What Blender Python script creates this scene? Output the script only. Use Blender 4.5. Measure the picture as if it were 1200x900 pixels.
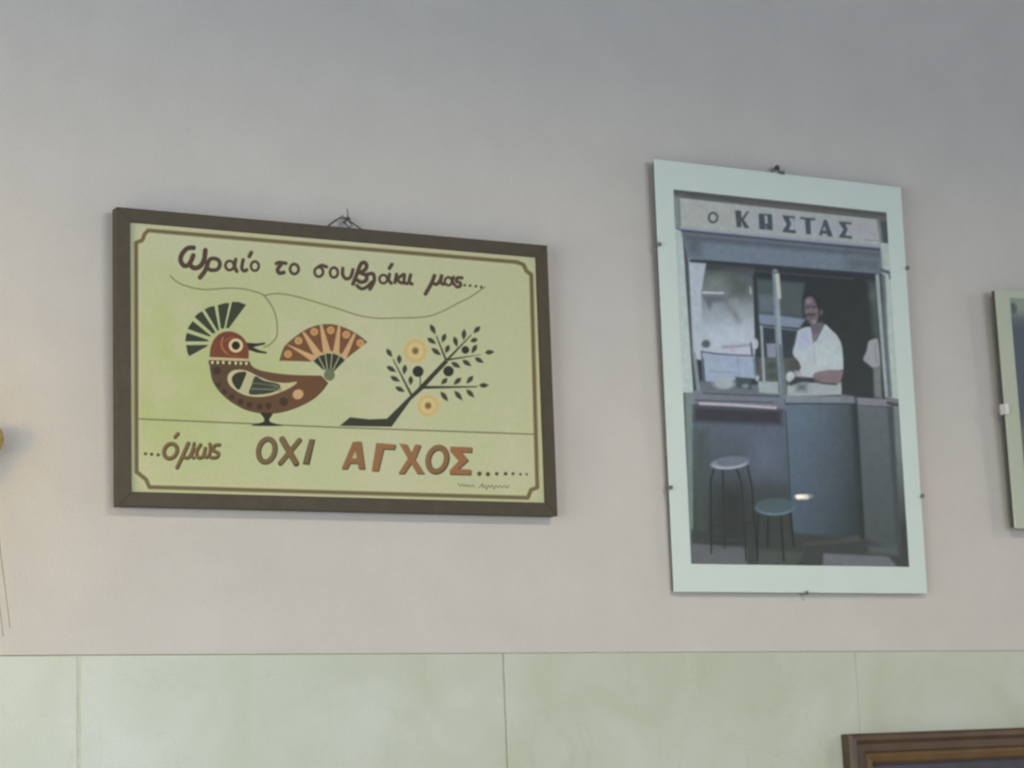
import bpy, bmesh, math, random
import numpy as np
from mathutils import Matrix, Vector
R = math.radians
for o in list(bpy.data.objects): bpy.data.objects.remove(o)
SC = bpy.context.scene
COL = SC.collection

# ------------------------------------------------------------ camera
cd = bpy.data.cameras.new('camera'); cam = bpy.data.objects.new('camera', cd); COL.objects.link(cam)
cr = Vector((0.88183363, -0.46990139, -0.03952384))
cu = Vector((-0.05340892, -0.18280062, 0.98169823))
cf = Vector((0.46852635, 0.86358359, 0.18629666))
mw = Matrix((cr, cu, -cf)).transposed().to_4x4(); mw.translation = Vector((-0.8240858, -2.6899864, 1.1807122))
cam.matrix_world = mw
cd.sensor_width = 36; cd.lens = 2567.19 / 1200 * 36; cd.clip_start = 0.05
cd.dof.use_dof = True; cd.dof.focus_distance = 2.0; cd.dof.aperture_fstop = 15
SC.camera = cam

# ------------------------------------------------------------ world, view, lights
SC.view_settings.view_transform = 'Standard'; SC.view_settings.look = 'None'
SC.view_settings.gamma = 1; SC.view_settings.use_curve_mapping = False
SC.view_settings.exposure = 0.09
w = bpy.data.worlds.new('world'); SC.world = w; w.use_nodes = True
w.node_tree.nodes['Background'].inputs[0].default_value = (0.62, 0.72, 0.9, 1)
w.node_tree.nodes['Background'].inputs[1].default_value = 1.0
def area(name, loc, target, sx, sy, power, col):
    l = bpy.data.lights.new(name, 'AREA'); l.shape = 'RECTANGLE'; l.size = sx; l.size_y = sy
    l.energy = power; l.color = col
    o = bpy.data.objects.new(name, l); COL.objects.link(o); o.location = loc
    d = Vector(target) - Vector(loc); o.rotation_euler = d.to_track_quat('-Z', 'Y').to_euler()
    return o
area('daylight_left_window', (-2.36, -1.75, 1.35), (0, -1.75, 1.35), 2.4, 1.3, 46, (.86, .94, 1.0))
area('daylight_right_window', (8.36, -3.3, 1.45), (0, -3.3, 1.45), 4.2, 1.9, 34, (0.92, 0.92, 1.0))
area('daylight_rear_window', (2.2, -9.56, 1.8), (2.2, 0, 1.8), 3.6, 1.3, 148, (0.78, 0.86, 1.0))

# ------------------------------------------------------------ helpers
def lin(c):
    c = np.asarray(c, float) / 255.
    return np.where(c <= .04045, c / 12.92, ((c + .055) / 1.055) ** 2.4)
E = 0.75
def alb(*c): return tuple(np.clip(lin(c) / E, 0, .92))
def mat(name, col, rough=.7, metal=0, spec=.5, noise=0, nscale=40, bump=0, bscale=300, col2=None, emit=None, coat=0):
    m = bpy.data.materials.new(name); m.use_nodes = True; nt = m.node_tree; b = nt.nodes['Principled BSDF']
    b.inputs['Base Color'].default_value = (*col, 1); b.inputs['Roughness'].default_value = rough
    b.inputs['Metallic'].default_value = metal; b.inputs['Specular IOR Level'].default_value = spec
    b.inputs['Coat Weight'].default_value = coat; b.inputs['Coat Roughness'].default_value = .15
    tc = nt.nodes.new('ShaderNodeTexCoord')
    if noise or col2:
        n = nt.nodes.new('ShaderNodeTexNoise'); n.inputs['Scale'].default_value = nscale; n.inputs['Detail'].default_value = 5
        n.inputs['Roughness'].default_value = .65
        nt.links.new(tc.outputs['Object'], n.inputs['Vector'])
        r = nt.nodes.new('ShaderNodeValToRGB'); r.color_ramp.elements[0].position = .3; r.color_ramp.elements[1].position = .7
        c2 = col2 or tuple(min(1, x * (1 + noise)) for x in col)
        c1 = col if col2 else tuple(x * (1 - noise) for x in col)
        r.color_ramp.elements[0].color = (*c1, 1); r.color_ramp.elements[1].color = (*c2, 1)
        nt.links.new(n.outputs['Fac'], r.inputs[0]); nt.links.new(r.outputs[0], b.inputs['Base Color'])
    if bump:
        n2 = nt.nodes.new('ShaderNodeTexNoise'); n2.inputs['Scale'].default_value = bscale; n2.inputs['Detail'].default_value = 3
        nt.links.new(tc.outputs['Object'], n2.inputs['Vector'])
        bp = nt.nodes.new('ShaderNodeBump'); bp.inputs['Strength'].default_value = bump; bp.inputs['Distance'].default_value = .001
        nt.links.new(n2.outputs['Fac'], bp.inputs['Height']); nt.links.new(bp.outputs[0], b.inputs['Normal'])
    if emit:
        b.inputs['Emission Color'].default_value = (*emit[0], 1); b.inputs['Emission Strength'].default_value = emit[1]
    return m
def obj(name, bm, m, parent=None, smooth=False):
    me = bpy.data.meshes.new(name); bm.normal_update(); bm.to_mesh(me); bm.free()
    for x in (m if isinstance(m, (list, tuple)) else [m]): me.materials.append(x)
    if smooth:
        for p in me.polygons: p.use_smooth = True
    o = bpy.data.objects.new(name, me); COL.objects.link(o)
    if parent: o.parent = parent
    return o
def thing(name, label, cat, M=None, loc=(0, 0, 0), group=None):
    o = bpy.data.objects.new(name, None); COL.objects.link(o); o.empty_display_size = .05
    if M is not None: o.matrix_world = M
    else: o.location = loc
    tag(o, label, cat, group); return o
def tag(o, label, cat, group=None):
    o['label'] = label; o['category'] = cat
    if group: o['group'] = group
def box(bm, a, b, bev=0, mi=0):
    r = bmesh.ops.create_cube(bm, size=1)
    vs = r['verts']
    for v in vs: v.co = Vector([(a[i] + b[i]) / 2 + v.co[i] * (b[i] - a[i]) for i in range(3)])
    fs = list({f for v in vs for f in v.link_faces})
    for f in fs: f.material_index = mi
    if bev:
        es = list({e for v in vs for e in v.link_edges})
        bmesh.ops.bevel(bm, geom=es, offset=bev, segments=2, affect='EDGES', profile=.5)
def bx(name, a, b, m, parent=None, bev=0):
    bm = bmesh.new(); box(bm, a, b, bev); return obj(name, bm, m, parent)
def tube(bm, pts, rad, n=8):
    pts = [Vector(p) for p in pts]; rings = []
    rads = rad if isinstance(rad, (list, tuple)) else [rad] * len(pts)
    up = Vector((0.13, .99, .05)).normalized()
    for i, p in enumerate(pts):
        t = (pts[min(i + 1, len(pts) - 1)] - pts[max(i - 1, 0)]).normalized()
        a = t.cross(up)
        if a.length < .05: a = t.cross(Vector((1, 0, 0)))
        a.normalize(); b = t.cross(a)
        rings.append([bm.verts.new(p + (a * math.cos(k * 2 * math.pi / n) + b * math.sin(k * 2 * math.pi / n)) * rads[i]) for k in range(n)])
    for i in range(len(rings) - 1):
        for k in range(n):
            bm.faces.new((rings[i][k], rings[i][(k + 1) % n], rings[i + 1][(k + 1) % n], rings[i + 1][k]))
    bm.faces.new(rings[0][::-1]); bm.faces.new(rings[-1])
def lathe(bm, prof, n=32, M=None):
    rings = []
    for r, z in prof:
        rings.append([bm.verts.new((M or Matrix()) @ Vector((r * math.cos(k * 2 * math.pi / n), r * math.sin(k * 2 * math.pi / n), z))) for k in range(n)])
    for i in range(len(rings) - 1):
        for k in range(n):
            bm.faces.new((rings[i][k], rings[i][(k + 1) % n], rings[i + 1][(k + 1) % n], rings[i + 1][k]))
    return rings
def mould(bm, w, h, prof, x0=0, z0=0):
    """mitred frame: prof = list of (inset from outer edge, local y)."""
    loops = []
    for d, y in prof:
        loops.append([bm.verts.new(p) for p in ((x0 + d, y, z0 + d), (x0 + w - d, y, z0 + d), (x0 + w - d, y, z0 + h - d), (x0 + d, y, z0 + h - d))])
    n = len(loops)
    for i in range(n):
        A, B = loops[i], loops[(i + 1) % n]
        for k in range(4): bm.faces.new((A[k], A[(k + 1) % 4], B[(k + 1) % 4], B[k]))
    bmesh.ops.recalc_face_normals(bm, faces=bm.faces)
def frame_matrix(X, Z, rot, tilt, th):
    rot = R(rot); tilt = R(tilt)
    ex = Vector((math.cos(rot), 0, math.sin(rot)))
    ez = Vector((-math.sin(rot), 0, math.cos(rot))) * math.cos(tilt) + Vector((0, -1, 0)) * math.sin(tilt)
    ey = ez.cross(ex)
    M = Matrix((ex, ey, ez)).transposed().to_4x4(); M.translation = Vector((X, -th, Z)); return M

# ------------------------------------------------------------ materials
M_wall = mat('painted_plaster', alb(185, 182, 175), rough=.75, noise=.035, nscale=9, bump=.35, bscale=420, spec=.3)
def speckle(m, sc, amt):
    nt = m.node_tree; b = nt.nodes['Principled BSDF']; src = b.inputs['Base Color'].links[0].from_socket
    tc = nt.nodes.new('ShaderNodeTexCoord'); n = nt.nodes.new('ShaderNodeTexNoise'); n.inputs['Scale'].default_value = sc; n.inputs['Detail'].default_value = 2
    nt.links.new(tc.outputs['Object'], n.inputs['Vector']); mr = nt.nodes.new('ShaderNodeMapRange'); mr.inputs[1].default_value = .3; mr.inputs[2].default_value = .7; mr.inputs[3].default_value = 1 - amt; mr.inputs[4].default_value = 1 + amt
    nt.links.new(n.outputs['Fac'], mr.inputs[0]); v = nt.nodes.new('ShaderNodeVectorMath'); v.operation = 'SCALE'; nt.links.new(src, v.inputs[0]); nt.links.new(mr.outputs[0], v.inputs['Scale']); nt.links.new(v.outputs[0], b.inputs['Base Color'])
speckle(M_wall, 420, .05)
M_grout = mat('pale_grout', alb(205, 208, 196), rough=.9, noise=.1, nscale=60)
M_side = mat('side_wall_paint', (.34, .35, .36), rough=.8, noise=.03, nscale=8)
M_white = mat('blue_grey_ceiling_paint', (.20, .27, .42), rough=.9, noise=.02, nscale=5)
M_floor = mat('beige_floor_tile', (.42, .37, .31), rough=.35, noise=.12, nscale=6)
M_alu = mat('grey_aluminium', (.55, .56, .57), rough=.35, metal=.8)
def glass_mat(name, tint=(1, 1, 1), rough=0.0):
    m = bpy.data.materials.new(name); m.use_nodes = True; nt = m.node_tree; nt.nodes.clear()
    o = nt.nodes.new('ShaderNodeOutputMaterial'); t = nt.nodes.new('ShaderNodeBsdfTransparent'); g = nt.nodes.new('ShaderNodeBsdfGlossy')
    t.inputs[0].default_value = (*tint, 1); g.inputs['Roughness'].default_value = rough
    f = nt.nodes.new('ShaderNodeFresnel'); f.inputs[0].default_value = 1.5; mx = nt.nodes.new('ShaderNodeMixShader')
    gm = nt.nodes.new('ShaderNodeNewGeometry'); k = nt.nodes.new('ShaderNodeMath'); k.operation = 'SUBTRACT'; k.inputs[0].default_value = 1; nt.links.new(gm.outputs['Backfacing'], k.inputs[1])
    q = nt.nodes.new('ShaderNodeMath'); q.operation = 'MULTIPLY'; nt.links.new(f.outputs[0], q.inputs[0]); nt.links.new(k.outputs[0], q.inputs[1])
    nt.links.new(q.outputs[0], mx.inputs[0]); nt.links.new(t.outputs[0], mx.inputs[1]); nt.links.new(g.outputs[0], mx.inputs[2]); nt.links.new(mx.outputs[0], o.inputs[0])
    return m
M_glass = glass_mat('clear_glass', (.99, .995, .99), .01)
# polished cream marble with faint veins
def marble():
    m = bpy.data.materials.new('cream_marble'); m.use_nodes = True; nt = m.node_tree; b = nt.nodes['Principled BSDF']
    L = nt.links.new; N = nt.nodes.new
    tc = N('ShaderNodeTexCoord'); g = N('ShaderNodeNewGeometry')
    mp = N('ShaderNodeMapping'); L(g.outputs['Position'], mp.inputs[0])
    n = N('ShaderNodeTexNoise'); n.inputs['Scale'].default_value = 7; n.inputs['Detail'].default_value = 6; n.inputs['Distortion'].default_value = .8; L(mp.outputs[0], n.inputs['Vector'])
    r = N('ShaderNodeValToRGB'); e = r.color_ramp.elements; e[0].position = .32; e[1].position = .68
    e[0].color = (*alb(171, 177, 156), 1); e[1].color = (*alb(181, 187, 174), 1); L(n.outputs['Fac'], r.inputs[0])
    v = N('ShaderNodeTexNoise'); v.inputs['Scale'].default_value = 3.2; v.inputs['Detail'].default_value = 4; v.inputs['Distortion'].default_value = 1.5; L(mp.outputs[0], v.inputs['Vector'])
    s = N('ShaderNodeMath'); s.operation = 'SUBTRACT'; s.inputs[1].default_value = .5; L(v.outputs['Fac'], s.inputs[0])
    a = N('ShaderNodeMath'); a.operation = 'ABSOLUTE'; L(s.outputs[0], a.inputs[0])
    k = N('ShaderNodeMapRange'); k.inputs[1].default_value = 0; k.inputs[2].default_value = .006; k.inputs[3].default_value = .12; k.inputs[4].default_value = 0; L(a.outputs[0], k.inputs[0])
    mx = N('ShaderNodeMix'); mx.data_type = 'RGBA'; L(k.outputs[0], mx.inputs[0]); L(r.outputs[0], mx.inputs[6]); mx.inputs[7].default_value = (*alb(140, 138, 112), 1)
    L(mx.outputs[2], b.inputs['Base Color']); b.inputs['Roughness'].default_value = .3; b.inputs['Specular IOR Level'].default_value = .5
    return m
M_marble = marble(); speckle(M_marble, 420, .05)

# ------------------------------------------------------------ room shell
XL, XR, YB, ZC, TT = -2.4, 8.4, -9.6, 2.7, 1.38
def struct(o): o['kind'] = 'structure'; return o
bm = bmesh.new()
box(bm, (XL, .006, 0), (XR, .16, ZC)); box(bm, (XL, 0, TT + .0006), (XR, .0061, ZC))
wall_back = struct(obj('wall_back', bm, [M_wall]))
bx('grout', (XL, -.0050, 0), (XR, .006, TT - .0008), M_grout, wall_back)
# marble cladding: 60 x 30 cm tiles, each its own object
TW, TH = .6, .3
def tile_mesh(h):
    bm = bmesh.new(); box(bm, (.0011, -.0, .0005), (TW - .0011, .0115, h - .0005), bev=.0018)
    me = bpy.data.meshes.new('tile'); bm.normal_update(); bm.to_mesh(me); bm.free(); me.materials.append(M_marble)
    return me
tm = tile_mesh(TH); tb = tile_mesh(TT - 4 * TH)
random.seed(4)
top_off = {-1: 0, 0: -.0014, 1: -.0026, 2: -.0012}
for row in range(5):
    z = TT - TH * (row + 1) if row < 4 else 0
    for c in range(-4, 14):
        o = bpy.data.objects.new('tile', tm if row < 4 else tb); COL.objects.link(o); o.parent = wall_back
        off = top_off[c] if row == 0 and c in top_off else random.uniform(-.0008, .0008)
        o.location = (c * TW - (.0016 if c == 2 else 0), -.0068 + off, z)
struct(bx('floor', (XL, YB, -.1), (XR, .16, 0), M_floor))
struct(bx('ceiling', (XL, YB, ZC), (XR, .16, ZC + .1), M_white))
def wall_with_opening(name, ax, pos, th, u0, u1, a0, a1, z0, z1):
    bm = bmesh.new()
    def b(ua, ub, za, zb):
        if ax == 'x': box(bm, (min(pos, pos + th), ua, za), (max(pos, pos + th), ub, zb))
        else: box(bm, (ua, min(pos, pos + th), za), (ub, max(pos, pos + th), zb))
    b(u0, a0, 0, ZC); b(a1, u1, 0, ZC); b(a0, a1, 0, z0); b(a0, a1, z1, ZC)
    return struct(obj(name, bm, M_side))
def window(n, ax, pos, a0, a1, z0, z1, panes):
    bm = bmesh.new(); t = .03
    def b(m, ua, ub, za, zb, d=t):
        if ax == 'x': box(m, (pos - d, ua, za), (pos + d, ub, zb))
        else: box(m, (ua, pos - d, za), (ub, pos + d, zb))
    for s in range(panes + 1):
        u = a0 + (a1 - a0) * s / panes
        b(bm, max(a0, u - .03), min(a1, u + .03), z0, z1)
    b(bm, a0, a1, z0, z0 + .05); b(bm, a0, a1, z1 - .05, z1)
    f = struct(obj('window_%d' % n, bm, M_alu))
    for s in range(panes):
        g = bmesh.new(); ua = a0 + (a1 - a0) * s / panes + .03; ub = a0 + (a1 - a0) * (s + 1) / panes - .03
        b(g, ua, ub, z0 + .05, z1 - .05, .003); obj('pane', g, M_glass, f)
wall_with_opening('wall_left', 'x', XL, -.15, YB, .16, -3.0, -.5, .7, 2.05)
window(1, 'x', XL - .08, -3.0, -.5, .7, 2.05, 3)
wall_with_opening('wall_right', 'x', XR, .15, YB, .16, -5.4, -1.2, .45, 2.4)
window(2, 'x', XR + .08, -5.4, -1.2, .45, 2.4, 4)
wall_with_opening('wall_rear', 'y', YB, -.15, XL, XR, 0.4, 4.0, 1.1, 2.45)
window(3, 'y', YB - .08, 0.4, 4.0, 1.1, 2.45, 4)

# ------------------------------------------------------------ recessed ceiling lamps
M_lamp = mat('lit_lamp_lens', (.9, .88, .8), emit=((1, .93, .72), 62))
M_trim = mat('white_lamp_trim', (.8, .8, .8), rough=.4)
def downlight(x, y, label):
    t = thing('recessed_downlight', label, 'ceiling light', loc=(x, y, ZC), group='recessed ceiling lamps')
    b = bmesh.new(); lathe(b, [(.056, -.001), (.06, -.006), (.078, -.006), (.082, 0)], 32); obj('trim_ring', b, M_trim, t, True)
    b = bmesh.new(); r = lathe(b, [(.056, -.001), (.05, -.006), (.03, -.008), (.002, -.009)], 32); b.faces.new(r[-1]); obj('lens', b, M_lamp, t, True)
downlight(7.462, -8.805, 'round recessed lamp in the far rear right corner of the ceiling')
downlight(4.2, -7.0, 'round recessed lamp in the ceiling near the rear windows')
downlight(-1.0, -5.2, 'round recessed lamp in the ceiling behind the viewer')

# shaded pendant lamps over the tables: opaque shades, light only downwards
M_shade = mat('dark_green_enamel', (.05, .09, .07), rough=.3); M_shade_in = mat('white_enamel', (.8, .78, .72), rough=.5); M_cord = mat('black_cord', (.02, .02, .02), rough=.6)
def pendant(x, y, z, power, label):
    t = thing('pendant_lamp', label, 'pendant lamp', loc=(x, y, z), group='shaded pendant lamps above the tables')
    b = bmesh.new(); lathe(b, [(.22, 0), (.20, .04), (.12, .11), (.04, .15), (.03, .19), (.001, .195)], 40); obj('shade', b, [M_shade], t, True)
    b = bmesh.new(); lathe(b, [(.217, .001), (.196, .038), (.117, .106), (.03, .145)], 40); obj('shade_lining', b, [M_shade_in], t, True)
    b = bmesh.new(); tube(b, [(0, 0, .19), (0, 0, ZC - z - .03)], .004); obj('cord', b, M_cord, t)
    b = bmesh.new(); lathe(b, [(.001, ZC - z), (.05, ZC - z), (.05, ZC - z - .02), (.01, ZC - z - .035), (.001, ZC - z - .035)], 24); obj('ceiling_rose', b, M_shade, t, True)
    l = bpy.data.lights.new('pendant_light', 'AREA'); l.shape = 'DISK'; l.size = .38; l.energy = power; l.color = (1, .86, .64)
    o = bpy.data.objects.new('pendant_light', l); COL.objects.link(o); o.location = (x, y, z + .02)
pendant(-1.15, -1.5, 2.36, 6.5, 'dark green shaded pendant lamp nearest the left window')
pendant(.75, -1.5, 2.36, 14, 'dark green shaded pendant lamp in front of the two framed pictures')
pendant(3.45, -1.5, 2.36, 27, 'dark green shaded pendant lamp beyond the right edge of the view')

# ------------------------------------------------------------ painter for flat prints
class Print:
    """Colours a fine sheet of mesh; drawing units are the units of the traced drawing, mapped to metres by a homography."""
    def __init__(s, quad, rect, x0, x1, z0, z1, nx, nz, base):
        A = []; b = []
        for (px, py), (u, v) in zip(quad, rect):
            A.append([u, v, 1, 0, 0, 0, -px * u, -px * v]); b.append(px)
            A.append([0, 0, 0, u, v, 1, -py * u, -py * v]); b.append(py)
        h = np.linalg.solve(np.array(A, float), np.array(b, float))
        s.u, s.v = np.meshgrid(np.linspace(x0, x1, nx), np.linspace(z0, z1, nz)); s.nx, s.nz = nx, nz
        d = h[6] * s.u + h[7] * s.v + 1
        s.X = ((h[0] * s.u + h[1] * s.v + h[2]) / d).ravel(); s.Y = ((h[3] * s.u + h[4] * s.v + h[5]) / d).ravel()
        s.I = np.tile(lin(base), (nx * nz, 1))
    def sel(s, P, m):
        P = np.array(P, float); return np.nonzero((s.X > P[:, 0].min() - m) & (s.X < P[:, 0].max() + m) & (s.Y > P[:, 1].min() - m) & (s.Y < P[:, 1].max() + m))[0]
    def blend(s, i, a, c):
        a = np.clip(a, 0, 1)[:, None]; s.I[i] = s.I[i] * (1 - a) + (lin(c) if not callable(c) else c(s.X[i], s.Y[i])) * a
    def segd(s, x, y, P, closed):
        P = np.array(P, float); n = len(P); D = np.full(x.shape, 1e9)
        for k in range(n if closed else n - 1):
            a, b = P[k], P[(k + 1) % n]; e = b - a; L = max(e @ e, 1e-9)
            t = np.clip(((x - a[0]) * e[0] + (y - a[1]) * e[1]) / L, 0, 1)
            D = np.minimum(D, (x - a[0] - t * e[0]) ** 2 + (y - a[1] - t * e[1]) ** 2)
        return np.sqrt(D)
    def poly(s, P, c, soft=1., o=1.):
        i = s.sel(P, soft + 1); x, y = s.X[i], s.Y[i]; D = s.segd(x, y, P, True); ins = np.zeros(x.shape, bool)
        n = len(P)
        for k in range(n):
            (ax, ay), (bx_, by) = P[k], P[(k + 1) % n]
            if ay == by: continue
            ins ^= ((ay > y) != (by > y)) & (x < (bx_ - ax) * (y - ay) / (by - ay) + ax)
        D = np.where(ins, -D, D); s.blend(i, o * (.5 - D / soft), c)
    def line(s, P, w, c, soft=1., o=1.):
        i = s.sel(P, w + soft + 1); D = s.segd(s.X[i], s.Y[i], P, False) - w / 2; s.blend(i, o * (.5 - D / soft), c)
    def dot(s, x, y, rx, ry, c, soft=1., o=1., ang=0):
        q = max(rx, ry); i = s.sel([(x - q, y - q), (x + q, y + q)], soft + 1); dx, dy = s.X[i] - x, s.Y[i] - y
        ca, sa = math.cos(R(ang)), math.sin(R(ang)); dx, dy = dx * ca + dy * sa, -dx * sa + dy * ca
        D = (np.sqrt((dx / rx) ** 2 + (dy / ry) ** 2) - 1) * min(rx, ry); s.blend(i, o * (.5 - D / soft), c)
    def ring(s, x, y, rx, ry, w, c, ang=0, soft=1., o=1.):
        P = []
        for k in range(25):
            t = k * math.pi / 12; a, b = rx * math.cos(t), ry * math.sin(t); g = R(ang)
            P.append((x + a * math.cos(g) - b * math.sin(g), y + a * math.sin(g) + b * math.cos(g)))
        s.line(P, w, c, soft, o)
    def build(s, name, parent, y, m):
        nx, nz = s.nx, s.nz; me = bpy.data.meshes.new(name); nv = nx * nz
        co = np.stack([s.u.ravel(), np.full(nv, y), s.v.ravel()], 1).astype(np.float32)
        a = (np.arange(nz - 1)[:, None] * nx + np.arange(nx - 1)[None]).ravel()
        f = np.stack([a, a + 1, a + nx + 1, a + nx], 1).astype(np.int32)
        me.vertices.add(nv); me.vertices.foreach_set('co', co.ravel())
        me.loops.add(f.size); me.loops.foreach_set('vertex_index', f.ravel())
        me.polygons.add(len(f)); me.polygons.foreach_set('loop_start', np.arange(0, f.size, 4, dtype=np.int32))
        me.update(calc_edges=True)
        at = me.color_attributes.new('ink', 'FLOAT_COLOR', 'POINT')
        c = np.ones((nv, 4), np.float32); c[:, :3] = np.clip(s.I / E, 0, .92); at.data.foreach_set('color', c.ravel())
        me.materials.append(m); o = bpy.data.objects.new(name, me); COL.objects.link(o); o.parent = parent; return o
def smooth(P, n=6, closed=False):
    P = np.array(P, float); out = []; N = len(P)
    for k in range(N if closed else N - 1):
        g = (lambda j: P[j % N]) if closed else (lambda j: P[min(max(j, 0), N - 1)])
        a, b, c, d = g(k - 1), g(k), g(k + 1), g(k + 2)
        for t in np.arange(n) / n:
            out.append(.5 * (2 * b + (c - a) * t + (2 * a - 5 * b + 4 * c - d) * t * t + (3 * b - a - 3 * c + d) * t ** 3))
    if not closed: out.append(P[-1])
    return [tuple(p) for p in out]
def T(x0, y0, s): return lambda *P: [(x0 + x / s, y0 + y / s) for x, y in P]
def vnoise(x, y, sc, seed):
    r = np.random.RandomState(seed); g = r.rand(64, 64); x = x / sc; y = y / sc
    xi = np.floor(x).astype(int); yi = np.floor(y).astype(int); fx = x - xi; fy = y - yi; fx = fx * fx * (3 - 2 * fx); fy = fy * fy * (3 - 2 * fy)
    q = lambda a, b: g[a % 64, b % 64]
    return (q(xi, yi) * (1 - fx) + q(xi + 1, yi) * fx) * (1 - fy) + (q(xi, yi + 1) * (1 - fx) + q(xi + 1, yi + 1) * fx) * fy
def ink_mat(name, rough, spec, coat=0):
    m = bpy.data.materials.new(name); m.use_nodes = True; nt = m.node_tree; b = nt.nodes['Principled BSDF']
    a = nt.nodes.new('ShaderNodeAttribute'); a.attribute_name = 'ink'; nt.links.new(a.outputs['Color'], b.inputs['Base Color'])
    b.inputs['Roughness'].default_value = rough; b.inputs['Specular IOR Level'].default_value = spec; b.inputs['Coat Weight'].default_value = coat; b.inputs['Coat Roughness'].default_value = .2
    return m

# ============================================================ framed poster with the bird
WA, HA = .64146, .39106
MA = frame_matrix(.04781, 1.56786, .269, 1.06, .020)
poster = thing('framed_poster', 'wide dark-framed cream poster with a folk-art bird and Greek lettering', 'poster', MA)
M_dark = mat('dark_bronze_wood', alb(72, 66, 53), rough=.55, noise=.12, nscale=50, bump=.3, bscale=250, spec=.3)
FB = .0182
for nm, pts in (('frame_rail', [(0, 0), (WA, 0), (WA - FB, FB), (FB, FB)]), ('frame_rail', [(0, HA), (FB, HA - FB), (WA - FB, HA - FB), (WA, HA)]),
                ('frame_rail', [(0, 0), (FB, FB), (FB, HA - FB), (0, HA)]), ('frame_rail', [(WA, 0), (WA, HA), (WA - FB, HA - FB), (WA - FB, FB)])):
    b = bmesh.new(); f = b.faces.new([b.verts.new((x, 0, z)) for x, z in pts])
    r = bmesh.ops.extrude_face_region(b, geom=[f]); 
    for v in r['geom']:
        if isinstance(v, bmesh.types.BMVert): v.co.y += .018
    bmesh.ops.recalc_face_normals(b, faces=b.faces)
    bmesh.ops.bevel(b, geom=[e for e in b.edges if abs(e.verts[0].co.y) < 1e-6 and abs(e.verts[1].co.y) < 1e-6], offset=.0006, segments=2, affect='EDGES')
    obj(nm, b, M_dark, poster)
M_card = mat('brown_hardboard', (.2, .15, .1), rough=.9, noise=.1)
bx('backing_board', (FB * .5, .006, FB * .5), (WA - FB * .5, .016, HA - FB * .5), M_card, poster)
P = Print([(137, 243), (641, 287), (654, 605), (138, 592)], [(0, HA), (WA, HA), (WA, 0), (0, 0)], FB - .001, WA - FB + .001, FB - .001, HA - FB + .001, 840, 500, (178, 182, 140))
# uneven paper tone: yellow-green towards the left, pale blotches, paler top
x, y = P.X, P.Y
n1 = vnoise(x, y, 55, 1) * .6 + vnoise(x, y, 24, 2) * .3 + vnoise(x, y, 9, 3) * .1
a = np.clip(1.25 - (x - 150) / 230, 0, 1) * np.clip(1 - abs(y - 430) / 190, 0, 1) * (.45 + n1)
P.I = P.I * (1 - a[:, None]) + lin((165, 176, 108)) * a[:, None]
a = np.clip((n1 - .5) * 2.2, 0, .6); P.I = P.I * (1 - a[:, None]) + lin((184, 184, 150)) * a[:, None]
a = np.clip((330 - y) / 90, 0, .45); P.I = P.I * (1 - a[:, None]) + lin((184, 186, 158)) * a[:, None]
# margin and notched border line
bord = [(175, 269.5), (607.5, 305.8), (615, 309), (618, 316), (624, 320.5), (631.6, 571), (624, 574), (620.5, 583.2), (176, 570), (172, 561), (161, 552), (160.8, 284), (168, 281), (171, 273.5)]
P.line(bord + [bord[0]], 12, (188, 184, 142), 3, .35)
P.line(bord + [bord[0]], 5.2, (134, 124, 86), 1.4); P.line(bord + [bord[0]], 1.8, (98, 88, 56), 1.6, .8)
inn = [(180, 275.5), (605, 311), (612, 314), (618, 322), (621, 324)]
# ground line and thread
P.line([(164, 490), (400, 500.2), (627.5, 508.3)], 1.4, (100, 88, 64), 1.3, .9)
z1 = T(120, 230, 4.2857); z2 = T(380, 230, 4.2857)
thr = (108, 90, 62)
P.line(smooth(z1((345, 395), (385, 430), (450, 455), (530, 465), (640, 458), (720, 463), (775, 478), (815, 495), (860, 560), (880, 630), (878, 700), (845, 740), (815, 755)), 6), 1.25, thr, 1.3, .85)
P.line(smooth(z1((815, 495), (870, 485), (930, 490), (1000, 505), (1100, 535), (1200, 565)) + z2((180, 595), (270, 608), (370, 607), (460, 605), (530, 597), (600, 572), (680, 530), (740, 500), (790, 465), (812, 450)), 6), 1.25, thr, 1.3, .85)
# heading
h1 = (90, 70, 57); r3 = T(200, 280, 6.0); r4 = T(350, 290, 5.0)
def S(P_, w, c=h1, sm=True): P.line(smooth(P_, 5) if sm and len(P_) > 2 else P_, w * 1.3, c, 1.3)
S(r3((168, 58), (125, 62), (88, 100), (76, 145), (98, 182), (128, 180), (150, 150), (165, 112)), 4.3); S(r3((142, 178), (170, 200), (210, 190), (240, 145), (250, 75)), 4.4)
S(r3((262, 165), (290, 135), (335, 140), (352, 172), (335, 208), (290, 215), (265, 200)), 3.6); S(r3((268, 160), (250, 215), (213, 266)), 4.2)
P.ring(*r3((420, 182))[0], 5., 5.4, 3.3, h1); S(r3((462, 140), (455, 190), (470, 222)), 3.4)
S(r3((515, 142), (505, 200), (522, 220), (540, 212)), 3.2); S(r3((572, 92), (558, 118)), 3.6, sm=False); P.ring(*r3((597, 186))[0], 4.6, 5.4, 3.2, h1)
S(r3((748, 168), (770, 160), (815, 166)), 3.2); S(r3((785, 168), (757, 208), (768, 234), (800, 230)), 3.6); P.ring(*r3((874, 206))[0], 5.0, 5.8, 3.4, h1)
P.ring(*r3((1046, 226))[0], 5.0, 5.6, 3.3, h1); S(r3((1050, 186), (1070, 180), (1100, 190)), 3.2, sm=False); P.ring(*r3((1152, 230))[0], 4.6, 5.8, 3.3, h1)
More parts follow.
